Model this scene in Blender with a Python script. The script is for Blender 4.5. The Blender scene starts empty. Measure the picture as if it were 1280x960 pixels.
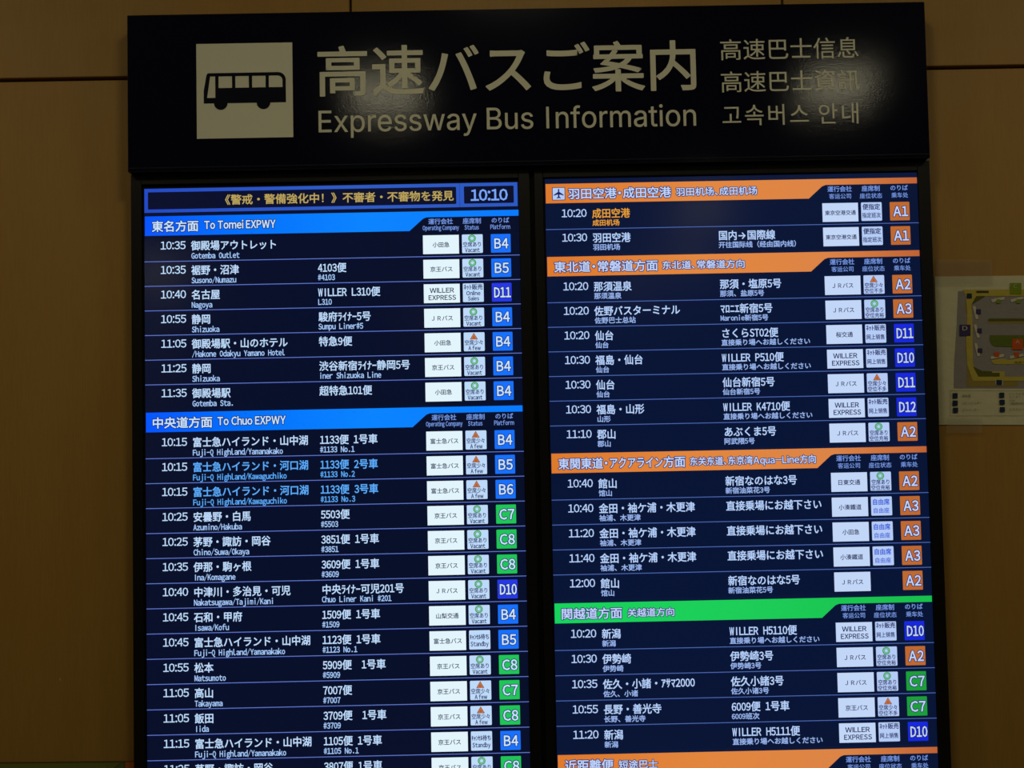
import bpy, bmesh, math, random
from mathutils import Matrix, Vector
from mathutils.geometry import delaunay_2d_cdt
from math import sin, cos, radians, pi

C = bpy.context.scene.collection
sc = bpy.context.scene
ZB = 1.45                       # height of the display unit's reference line above the floor

def lin(c):
    return tuple(((v/255)/12.92 if v/255 <= .04045 else ((v/255+.055)/1.055)**2.4) for v in c)

# ------------------------------------------------------------------ camera
cam_d = bpy.data.cameras.new('camera'); cam = bpy.data.objects.new('camera', cam_d); C.objects.link(cam)
F = 1500.76
RX, RY, RZ = 0.04644, 0.01992, -0.00815
R = Matrix.Rotation(RZ, 3, 'Z') @ Matrix.Rotation(RX, 3, 'X') @ Matrix.Rotation(RY, 3, 'Y')
B = Matrix(((1, 0, 0), (0, 0, -1), (0, 1, 0)))
M = (R @ B).to_4x4(); M.translation = Vector((0.64444, -2.17388, 0.11198 + ZB))
cam.matrix_world = M
cam_d.sensor_width = 36; cam_d.lens = F/1280*36; cam_d.clip_start = .05
sc.camera = cam
cam_d.dof.use_dof = True; cam_d.dof.focus_distance = 2.3; cam_d.dof.aperture_fstop = 64
sc.view_settings.view_transform = 'Standard'; sc.view_settings.look = 'None'
sc.view_settings.exposure = 0; sc.view_settings.gamma = 1; sc.view_settings.use_curve_mapping = False
# ------------------------------------------------------------------ world
w = bpy.data.worlds.new('world'); sc.world = w; w.use_nodes = True
w.node_tree.nodes['Background'].inputs[0].default_value = (.9, .8, .6, 1)
w.node_tree.nodes['Background'].inputs[1].default_value = .01
# lamp brightness of the recessed ceiling lights and the added wall-wash row (built further down)
WASH = 22.0; HALL = 7.0; FAR = 4.0
WARM = (1.0, .915, .62)

# ------------------------------------------------------------------ materials
MATS = {}
def mat(name, col=(0, 0, 0), rough=.5, spec=.5, emit=None, es=1.0, metal=0):
    if name in MATS: return MATS[name]
    m = bpy.data.materials.new(name); m.use_nodes = True; b = m.node_tree.nodes['Principled BSDF']
    b.inputs['Base Color'].default_value = (*col, 1); b.inputs['Roughness'].default_value = rough
    b.inputs['Specular IOR Level'].default_value = spec; b.inputs['Metallic'].default_value = metal
    if emit is not None:
        b.inputs['Emission Color'].default_value = (*emit, 1); b.inputs['Emission Strength'].default_value = es
        m.cycles.emission_sampling = 'NONE'
    MATS[name] = m
    return m
def px(name, rgb):
    """a lit pixel colour of the LCD screens, under their half-gloss front"""
    return mat('lcd_'+name, (.004, .004, .004), .14, .5, lin(rgb))
def bump(m, scale, strength, dist=.001, stretch=(1, 1, 1), detail=3):
    nt = m.node_tree; b = nt.nodes['Principled BSDF']
    tc = nt.nodes.new('ShaderNodeTexCoord'); mp = nt.nodes.new('ShaderNodeMapping'); mp.inputs['Scale'].default_value = stretch
    n = nt.nodes.new('ShaderNodeTexNoise'); n.inputs['Scale'].default_value = scale; n.inputs['Detail'].default_value = detail
    bp = nt.nodes.new('ShaderNodeBump'); bp.inputs['Strength'].default_value = strength; bp.inputs['Distance'].default_value = dist
    nt.links.new(tc.outputs['Object'], mp.inputs[0]); nt.links.new(mp.outputs[0], n.inputs['Vector'])
    nt.links.new(n.outputs['Fac'], bp.inputs['Height']); nt.links.new(bp.outputs[0], b.inputs['Normal'])
    return n
def hgrad(m, stops, axis=0, x0=0, x1=1):
    """emission colour picture content: horizontal gradient in object space"""
    nt = m.node_tree; b = nt.nodes['Principled BSDF']
    tc = nt.nodes.new('ShaderNodeTexCoord'); sp = nt.nodes.new('ShaderNodeSeparateXYZ'); mr = nt.nodes.new('ShaderNodeMapRange')
    mr.inputs['From Min'].default_value = x0; mr.inputs['From Max'].default_value = x1
    cr = nt.nodes.new('ShaderNodeValToRGB'); e = cr.color_ramp.elements
    e[0].position = stops[0][0]; e[0].color = (*lin(stops[0][1]), 1); e[1].position = stops[-1][0]; e[1].color = (*lin(stops[-1][1]), 1)
    for p, c in stops[1:-1]:
        k = e.new(p); k.color = (*lin(c), 1)
    nt.links.new(tc.outputs['Object'], sp.inputs[0]); nt.links.new(sp.outputs[axis], mr.inputs[0])
    nt.links.new(mr.outputs[0], cr.inputs[0]); nt.links.new(cr.outputs[0], b.inputs['Emission Color'])

wood = mat('wood_veneer', (.30, .145, .030), .55, .3)
nt = wood.node_tree; b_ = nt.nodes['Principled BSDF']
tc = nt.nodes.new('ShaderNodeTexCoord')
mp = nt.nodes.new('ShaderNodeMapping'); mp.inputs['Scale'].default_value = (420, 60, 22)
n1 = nt.nodes.new('ShaderNodeTexNoise'); n1.inputs['Scale'].default_value = 1; n1.inputs['Detail'].default_value = 4
mp2 = nt.nodes.new('ShaderNodeMapping'); mp2.inputs['Scale'].default_value = (7, 7, 1.2)
n2 = nt.nodes.new('ShaderNodeTexNoise'); n2.inputs['Scale'].default_value = 1.5; n2.inputs['Detail'].default_value = 5
mx = nt.nodes.new('ShaderNodeMix'); mx.data_type = 'FLOAT'; mx.inputs[0].default_value = .45
cr = nt.nodes.new('ShaderNodeValToRGB'); e = cr.color_ramp.elements
e[0].position = .30; e[0].color = (.262, .139, .025, 1); e[1].position = .72; e[1].color = (.318, .173, .033, 1)
nt.links.new(tc.outputs['Object'], mp.inputs[0]); nt.links.new(tc.outputs['Object'], mp2.inputs[0])
nt.links.new(mp.outputs[0], n1.inputs['Vector']); nt.links.new(mp2.outputs[0], n2.inputs['Vector'])
nt.links.new(n1.outputs['Fac'], mx.inputs[2]); nt.links.new(n2.outputs['Fac'], mx.inputs[3])
nt.links.new(mx.outputs[0], cr.inputs[0]); nt.links.new(cr.outputs[0], b_.inputs['Base Color'])
groove = mat('dark_joint', (.05, .022, .008), .8, .1)
navy = mat('navy_paint', (.0016, .0028, .0105), .085, .5); bump(navy, 300, .11, .0006, (1, 1, 1.6), 2)
edge = mat('navy_edge', (.006, .008, .014), .3, .5)
cream = mat('cream_vinyl', (.60, .585, .46), .85, .05)
blackp = mat('black_frame', (.0045, .0045, .004), .42, .22); bump(blackp, 900, .1, .0003)
housing = mat('black_metal', (.02, .02, .022), .5, .4)
gap = mat('gap_black', (.003, .003, .003), .8, .1)
ceil_m = mat('ceiling_board', (.50, .47, .42), .9, .2); bump(ceil_m, 60, .2)
floor_m = mat('floor_tile', (.16, .14, .12), .35, .5); bump(floor_m, 30, .05)
plaster = mat('plaster', (.32, .29, .25), .9, .2); bump(plaster, 90, .2)
colm = mat('pillar_plaster', (.75, .70, .62), .8, .2); bump(colm, 90, .2)

# ------------------------------------------------------------------ object helpers
def new_obj(name, verts, faces, mats, mids=None, parent=None, origin=(0, 0, 0), smooth=False):
    me = bpy.data.meshes.new(name)
    me.from_pydata([(v[0]-origin[0], v[1]-origin[1], v[2]-origin[2]) for v in verts], [], faces)
    for m in mats: me.materials.append(m)
    if mids: me.polygons.foreach_set('material_index', mids)
    me.update()
    o = bpy.data.objects.new(name, me); C.objects.link(o)
    if parent is not None:
        o.parent = parent
        po = world_of(parent); o.location = (origin[0]-po[0], origin[1]-po[1], origin[2]-po[2])
    else: o.location = origin
    return o
WORLD = {}
def world_of(o):
    v = Vector(o.location)
    p = o.parent
    while p is not None:
        v = v + Vector(p.location); p = p.parent
    return v
def tag(o, label=None, cat=None, group=None, kind=None):
    if label: o['label'] = label
    if cat: o['category'] = cat
    if group: o['group'] = group
    if kind: o['kind'] = kind
    return o
def empty(name, loc):
    o = bpy.data.objects.new(name, None); C.objects.link(o); o.location = loc; o.empty_display_size = .05
    return o
def box(name, lo, hi, m, parent=None, bevel=0, origin=None, seg=2):
    bm = bmesh.new()
    if origin is None: origin = ((lo[0]+hi[0])/2, (lo[1]+hi[1])/2, lo[2])
    bmesh.ops.create_cube(bm, size=1)
    for v in bm.verts:
        v.co = Vector(((lo[i] if v.co[i] < 0 else hi[i])-origin[i]) for i in range(3))
    if bevel: bmesh.ops.bevel(bm, geom=bm.edges[:], offset=bevel, segments=seg, affect='EDGES', profile=.5)
    me = bpy.data.meshes.new(name); bm.to_mesh(me); bm.free(); me.materials.append(m)
    o = bpy.data.objects.new(name, me); C.objects.link(o)
    if parent is not None:
        o.parent = parent; po = world_of(parent); o.location = [origin[i]-po[i] for i in range(3)]
    else: o.location = origin
    return o

class Flat:
    """collects flat printed or lit shapes (mm, board x and z) on a plane facing the viewer; layers are fractions of a millimetre apart"""
    def __init__(s, ox=0, oz=0, y=0): s.v = []; s.f = []; s.m = []; s.mats = []; s.ox = ox; s.oz = oz; s.y = y
    def mi(s, m):
        if m not in s.mats: s.mats.append(m)
        return s.mats.index(m)
    def add(s, pts, faces, m, lay):
        n = len(s.v); k = s.mi(m); y = s.y - lay*.00025
        for a, b in pts: s.v.append(((a+s.ox)/1000, y, (b+s.oz)/1000+ZB))
        for f in faces: s.f.append([n+i for i in f]); s.m.append(k)
    def poly(s, pts, m, lay=1):
        a = sum(pts[i-1][0]*pts[i][1]-pts[i][0]*pts[i-1][1] for i in range(len(pts)))
        if a < 0: pts = pts[::-1]
        s.add(pts, [list(range(len(pts)))], m, lay)
    def rect(s, x0, z0, x1, z1, m, lay=1, r=0):
        if r:
            P = []
            for cx, cz, a0 in ((x1-r, z1-r, 0), (x0+r, z1-r, 90), (x0+r, z0+r, 180), (x1-r, z0+r, 270)):
                for k in range(4):
                    a = radians(a0+30*k); P.append((cx+r*cos(a), cz+r*sin(a)))
            s.poly(P, m, lay)
        else: s.poly([(x0, z0), (x1, z0), (x1, z1), (x0, z1)], m, lay)
    def ring(s, cx, cz, r0, r1, m, lay=1, n=20):
        P = []; Fs = []
        for k in range(n):
            a = 2*pi*k/n; P.append((cx+r1*cos(a), cz+r1*sin(a))); P.append((cx+r0*cos(a), cz+r0*sin(a)))
        for k in range(n):
            j = (k+1) % n; Fs.append([2*k, 2*j, 2*j+1, 2*k+1])
        s.add(P, Fs, m, lay)
    def disc(s, cx, cz, r, m, lay=1, n=20): s.poly([(cx+r*cos(2*pi*k/n), cz+r*sin(2*pi*k/n)) for k in range(n)], m, lay)
    def build(s, name, parent=None, origin=None):
        if origin is None: origin = world_of(parent) if parent is not None else (0, 0, 0)
        return new_obj(name, s.v, s.f, s.mats, s.m, parent, origin)

# ------------------------------------------------------------------ glyphs (built from Blender's own text object)
GC = {}
def _mesh_of(ch, off, res):
    cu = bpy.data.curves.new('glyph', 'FONT'); cu.body = ch; cu.size = 1; cu.resolution_u = res; cu.offset = off
    o = bpy.data.objects.new('glyph', cu); C.objects.link(o)
    bpy.context.view_layer.update()
    me = bpy.data.meshes.new_from_object(o.evaluated_get(bpy.context.evaluated_depsgraph_get()))
    vs = [(v.co.x, v.co.y) for v in me.vertices]; fs = [list(p.vertices) for p in me.polygons]
    bpy.data.objects.remove(o); bpy.data.curves.remove(cu); bpy.data.meshes.remove(me)
    ar = 0
    for f in fs:
        for i in range(len(f)): ar += vs[f[i-1]][0]*vs[f[i]][1]-vs[f[i]][0]*vs[f[i-1]][1]
    return vs, fs, abs(ar)/2
FW = {}
for k in range(33, 127): FW[chr(k)] = chr(k+0xFEE0)
def glyph(ch, off=0.0, res=2):
    """-> verts, faces, boundary edges, ink x0, x1 ; unit em"""
    key = (ch, off, res)
    if key in GC: return GC[key]
    s = FW.get(ch, ch)
    if ch in ' \u3000': g = ([], [], [], 0, .3)
    elif ch == '|l': g = ([(.458, 0), (.542, 0), (.542, .765), (.458, .765)], [[0, 1, 2, 3]], [(0, 1), (1, 2), (2, 3), (3, 0)], .458, .542)
    elif ch == 'I': g = ([(.455, 0), (.545, 0), (.545, .733), (.455, .733)], [[0, 1, 2, 3]], [(0, 1), (1, 2), (2, 3), (3, 0)], .455, .545)
    else:
        vs, fs, ar = _mesh_of(s, 0, res)
        cnt = {}
        for f in fs:
            for i in range(len(f)):
                a, b = f[i-1], f[i]; cnt.setdefault((min(a, b), max(a, b)), []).append(1)
        be = [k for k, c in cnt.items() if len(c) == 1]
        if off:
            L = sum(math.hypot(vs[a][0]-vs[b][0], vs[a][1]-vs[b][1]) for a, b in be)
            for t in (1, .9, .8, .65, .5):
                v2, f2, a2 = _mesh_of(s, off*t, res)
                want = ar+L*off*t
                if abs(a2-want) < .06*want: vs, fs = v2, f2; break
            be = []
        xs = [v[0] for v in vs]
        g = (vs, fs, be, min(xs), max(xs))
    GC[key] = g
    return g
KANA = lambda c: '\u3041' <= c <= '\u30ff' and c != '・'
HALF = lambda c: ord(c) < 128 or '\uff61' <= c <= '\uff9f'
def text(fl, s, x, z, em, m, lay=3, ey=None, mode='cell', fit=None, bold=0.0, halo=0.0, hm=None, off=0.0, half=.5, lat=1.0, latz=0.0, align='l', res=2, kana=1.0, micro=False):
    """x, z = start of the baseline; em = cell width, ey = vertical size; fit=(x0,x1) stretches the ink to those limits"""
    ey = ey or em
    pl = []; pen = 0
    for ch in s:
        if ch in ' \u3000':
            pen += (half if (ch == ' ' and mode == 'cell') else (.26 if ch == ' ' else 1)); continue
        g = glyph('|l' if ch == 'l' and mode == 'prop' else ch, off, res); bw = g[4]-g[3]
        if ord(ch) < 128 or ch == '・' and mode == 'prop':
            if mode == 'cell':
                sx = min(.92, (half*.88)/bw); x0 = pen+(half-bw*sx)/2-g[3]*sx; adv = half
            elif mode == 'tab':
                adv = .56 if ch != ':' else .25; sx = .98; x0 = pen+(adv-bw*sx)/2-g[3]*sx
            else:
                sx = 1.0; adv = bw+.105; x0 = pen+.052-g[3]
                if ch == '・': adv = .5; x0 = pen+.25-(g[3]+g[4])/2
            pl.append((g, x0, sx, lat if ch != '・' else 1, latz if ch != '・' else 0)); pen += adv
        elif HALF(ch):
            c0 = 0
            pl.append((g, pen, 1.0, 1.0, 0)); pen += .5
        else:
            if ch == '、' and mode == 'prop':
                pl.append((g, pen, 1.0, 1.0, 0)); pen += .5; continue
            k = kana if KANA(ch) else 1.0
            pl.append((g, pen, k, 1.0, 0)); pen += k
    if not pl: return
    a0 = min(x0+g[3]*sx for g, x0, sx, _, _ in pl); a1 = max(x0+g[4]*sx for g, x0, sx, _, _ in pl)
    if fit: kx = (fit[1]-fit[0])/(a1-a0); X = fit[0]-a0*kx
    else:
        kx = em; X = x if align == 'l' else x-(a0+a1)/2*em
    for g, x0, sx, sy, dz in pl:
        P = [(X+(x0+v[0]*sx)*kx, z+dz+v[1]*sy*ey) for v in g[0]]
        fl.add(P, g[1], m, lay)
        for wdt, mm, ly in ((bold, m, lay), (halo, hm, lay-1)):
            if wdt:
                V = []; Fs = []
                if micro:
                    for q_, (a, b) in enumerate(g[2]):
                        p, q = P[a], P[b]; dx, dy = q[0]-p[0], q[1]-p[1]; l = math.hypot(dx, dy) or 1e-9
                        dx *= wdt/l; dy *= wdt/l; e = .5
                        fl.add([(p[0]-dx*e+dy, p[1]-dy*e-dx), (q[0]+dx*e+dy, q[1]+dy*e-dx), (q[0]+dx*e-dy, q[1]+dy*e+dx), (p[0]-dx*e-dy, p[1]-dy*e+dx)],
                               [[0, 1, 2, 3]], mm, ly+.04*(1+q_ % 7))
                    continue
                for a, b in g[2]:
                    p, q = P[a], P[b]; dx, dy = q[0]-p[0], q[1]-p[1]; l = math.hypot(dx, dy) or 1e-9
                    dx *= wdt/l; dy *= wdt/l; n = len(V); e = .6
                    V += [(p[0]-dx*e+dy, p[1]-dy*e-dx), (q[0]+dx*e+dy, q[1]+dy*e-dx), (q[0]+dx*e-dy, q[1]+dy*e+dx), (p[0]-dx*e-dy, p[1]-dy*e+dx)]
                    Fs.append([n, n+1, n+2, n+3])
                fl.add(V, Fs, mm, ly)

# ------------------------------------------------------------------ the room
def struct(o): o['kind'] = 'structure'; return o
YW = .035                      # front face of the wall panels
X0, X1, Y0, ZC = -4.5, 6.0, -13.0, ZB+1.5
struct(box('floor', (X0, Y0, -.1), (X1, YW+.3, 0), floor_m))
struct(box('ceiling', (X0, Y0, ZC), (X1, YW+.3, ZC+.1), ceil_m))
struct(box('wall_left', (X0-.1, Y0, 0), (X0, YW+.3, ZC), plaster))
struct(box('wall_right', (X1, Y0, 0), (X1+.1, YW+.3, ZC), plaster))
struct(box('wall_front', (X0, Y0-.1, 0), (X1, Y0, ZC), plaster))
back = struct(box('wall_back', (X0, YW+.02, 0), (X1, YW+.3, ZC), groove))
# veneer panels, 832 mm wide, with open joints
JV = [.3748+.8082*k for k in range(-6, 8)]
for i in range(len(JV)-1):
    a, b = max(JV[i], X0), min(JV[i+1], X1)
    if b-a < .05: continue
    zj = .7980+ZB if b < .5 else .7907+ZB
    if .5 < b < 1.3: zj = .794+ZB
    for lo, hi in ((.08, zj-.0035), (zj+.0035, ZC)):
        box('panel', (a+.0022, YW, lo), (b-.0022, YW+.025, hi), wood, back, bevel=.0012, seg=1)
struct(box('baseboard_back', (X0, YW-.008, 0), (X1, YW+.02, .08), groove))
struct(box('pillar_added', (-2.75, -8.6, 0), (-2.12, -8.0, ZC), colm))  # unseen pale pillar, added so its reflection greys the left screen's edge
bpy.data.objects['pillar_added'].name = 'mirrored_pillar_1'

# ------------------------------------------------------------------ recessed ceiling lights
def ceiling_light(x, y, L, size, label, group):
    t = empty('ceiling_light', (x, y, ZC)); tag(t, label, 'light', group)
    h = size/2; f = .018
    fr = mat('lamp_trim', (.6, .6, .58), .5, .4)
    V = []; Fs = []
    bm = bmesh.new()
    for lo, hi in (((-h-f, -h-f), (h+f, -h)), ((-h-f, h), (h+f, h+f)), ((-h-f, -h), (-h, h)), ((h, -h), (h+f, h))):
        r = bmesh.ops.create_cube(bm, size=1)
        for v in r['verts']:
            v.co = Vector((lo[0] if v.co.x < 0 else hi[0], lo[1] if v.co.y < 0 else hi[1], -.012 if v.co.z < 0 else 0))
    me = bpy.data.meshes.new('frame'); bm.to_mesh(me); bm.free(); me.materials.append(fr)
    o = bpy.data.objects.new('frame', me); C.objects.link(o); o.parent = t
    key = 'lamp_%g' % L
    m = mat(key, (.8, .8, .8), .5, .2, WARM, L); m.cycles.emission_sampling = 'AUTO'
    me = bpy.data.meshes.new('diffuser')
    me.from_pydata([(-h, -h, -.006), (h, -h, -.006), (h, h, -.006), (-h, h, -.006)], [], [[0, 3, 2, 1]]); me.materials.append(m)
    d = bpy.data.objects.new('diffuser', me); C.objects.link(d); d.parent = t
for x, w_ in ((-2.3, 'leftmost of the row'), (-.8, 'second from the left of the row'), (.7, 'in the middle of the row'), (2.2, 'second from the right of the row'), (3.7, 'rightmost of the row')):
    ceiling_light(x, -1.15, WASH, .30, 'added unseen ceiling light '+w_+' near the timber wall', 'added lights washing the wall')  # unseen row added to light the sign and wall, stronger towards the top
for x, w_ in ((.205, 'left'), (2.0, 'right')): ceiling_light(x, -2.57, HALL, .26, 'square ceiling light mirrored at the '+w_+' of the navy header sign', 'ceiling lights mirrored in the header')
for x, y, w_ in ((1.87, -5.0, 'nearest of the three on the right'), (2.06, -6.75, 'middle of the three on the right'), (1.86, -8.6, 'farthest of the three on the right'), (-2.06, -7.3, 'beside the added pillar'), (-.2, -10.8, 'at the far end of the hall')):
    ceiling_light(x, y, FAR if x > -2 else 12.0, .26, 'small square ceiling light '+w_, 'ceiling lights farther back')

# ------------------------------------------------------------------ header sign
HX0, HX1, HZ0, HZ1, HY = -.0243, 1.4296, .6085, .8966, -.020
hs = empty('header_sign', ((HX0+HX1)/2, YW, HZ0+ZB))
tag(hs, 'dark navy header sign box with cream bus pictogram above the two screens', 'sign')
box('sign_box', (HX0, HY, HZ0+ZB), (HX1, YW, HZ1+ZB), navy, hs, bevel=.0008, seg=1)
box('bottom_lip', (HX0+.0015, HY-.0012, HZ0+.0062+ZB), (HX1-.0015, HY+.004, HZ0+.0078+ZB), edge, hs, bevel=.0005, seg=1)
VY = HY-.0005
fl = Flat(0, 0, VY)
fl.rect(100.9, 667.2, 275.0, 841.2, cream, 0)
pic = fl.build('bus_pictogram', hs)
fl = Flat(0, 0, VY)
ink = mat('navy_vinyl', (.0016, .0028, .0105), .5, .08)
# bus body drawn in pieces around its windows
L1, Lt, T0, T1, BR = 113.7, 119.5, 780.6, 787.0, 262.6
fl.poly([(113.7, 731.4), (119.9, 731.4), (119.9, 741.7), (125.6, 780.8), (125.6, 787.0), (121.5, 787.0), (119.0, 783.5), (113.9, 755.0)], ink, 1)   # front
fl.rect(119.9, 731.4, 134.8, 741.7, ink, 1)
fl.rect(125.6, 780.8, 231.8, 787.0, ink, 1)
fl.rect(134.8, 731.4, 262.6, 759.5, ink, 1)
for a, b in ((134.8, 140.8), (165.2, 171.2), (195.6, 201.6), (226.0, 231.8)): fl.rect(a, 759.5, b, 780.8, ink, 1)
def arc(cx, cz, r, a0, a1, n=8): return [(cx+r*cos(radians(a0+(a1-a0)*k/n)), cz+r*sin(radians(a0+(a1-a0)*k/n))) for k in range(n+1)]
o_ = arc(248.6, 773.0, 14.0, 90, 0); i_ = arc(247.6, 771.8, 9.0, 0, 90)
fl.poly([(231.8, 787.0)]+o_+[(262.6, 759.5), (256.6, 759.5)]+i_+[(231.8, 780.8)], ink, 1)
for cx in (144.6, 221.9): fl.poly(arc(cx, 731.8, 12.4, 180, 360, 16), ink, 2)
fl.build('bus_silhouette', pic)
fl = Flat(0, 0, VY)
text(fl, '高速バスご案内', 0, 749.5, 98, cream, 0, ey=98, fit=(321.6, 1006.9), bold=1.25, res=5, micro=True)
fl.build('lettering', hs)
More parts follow.
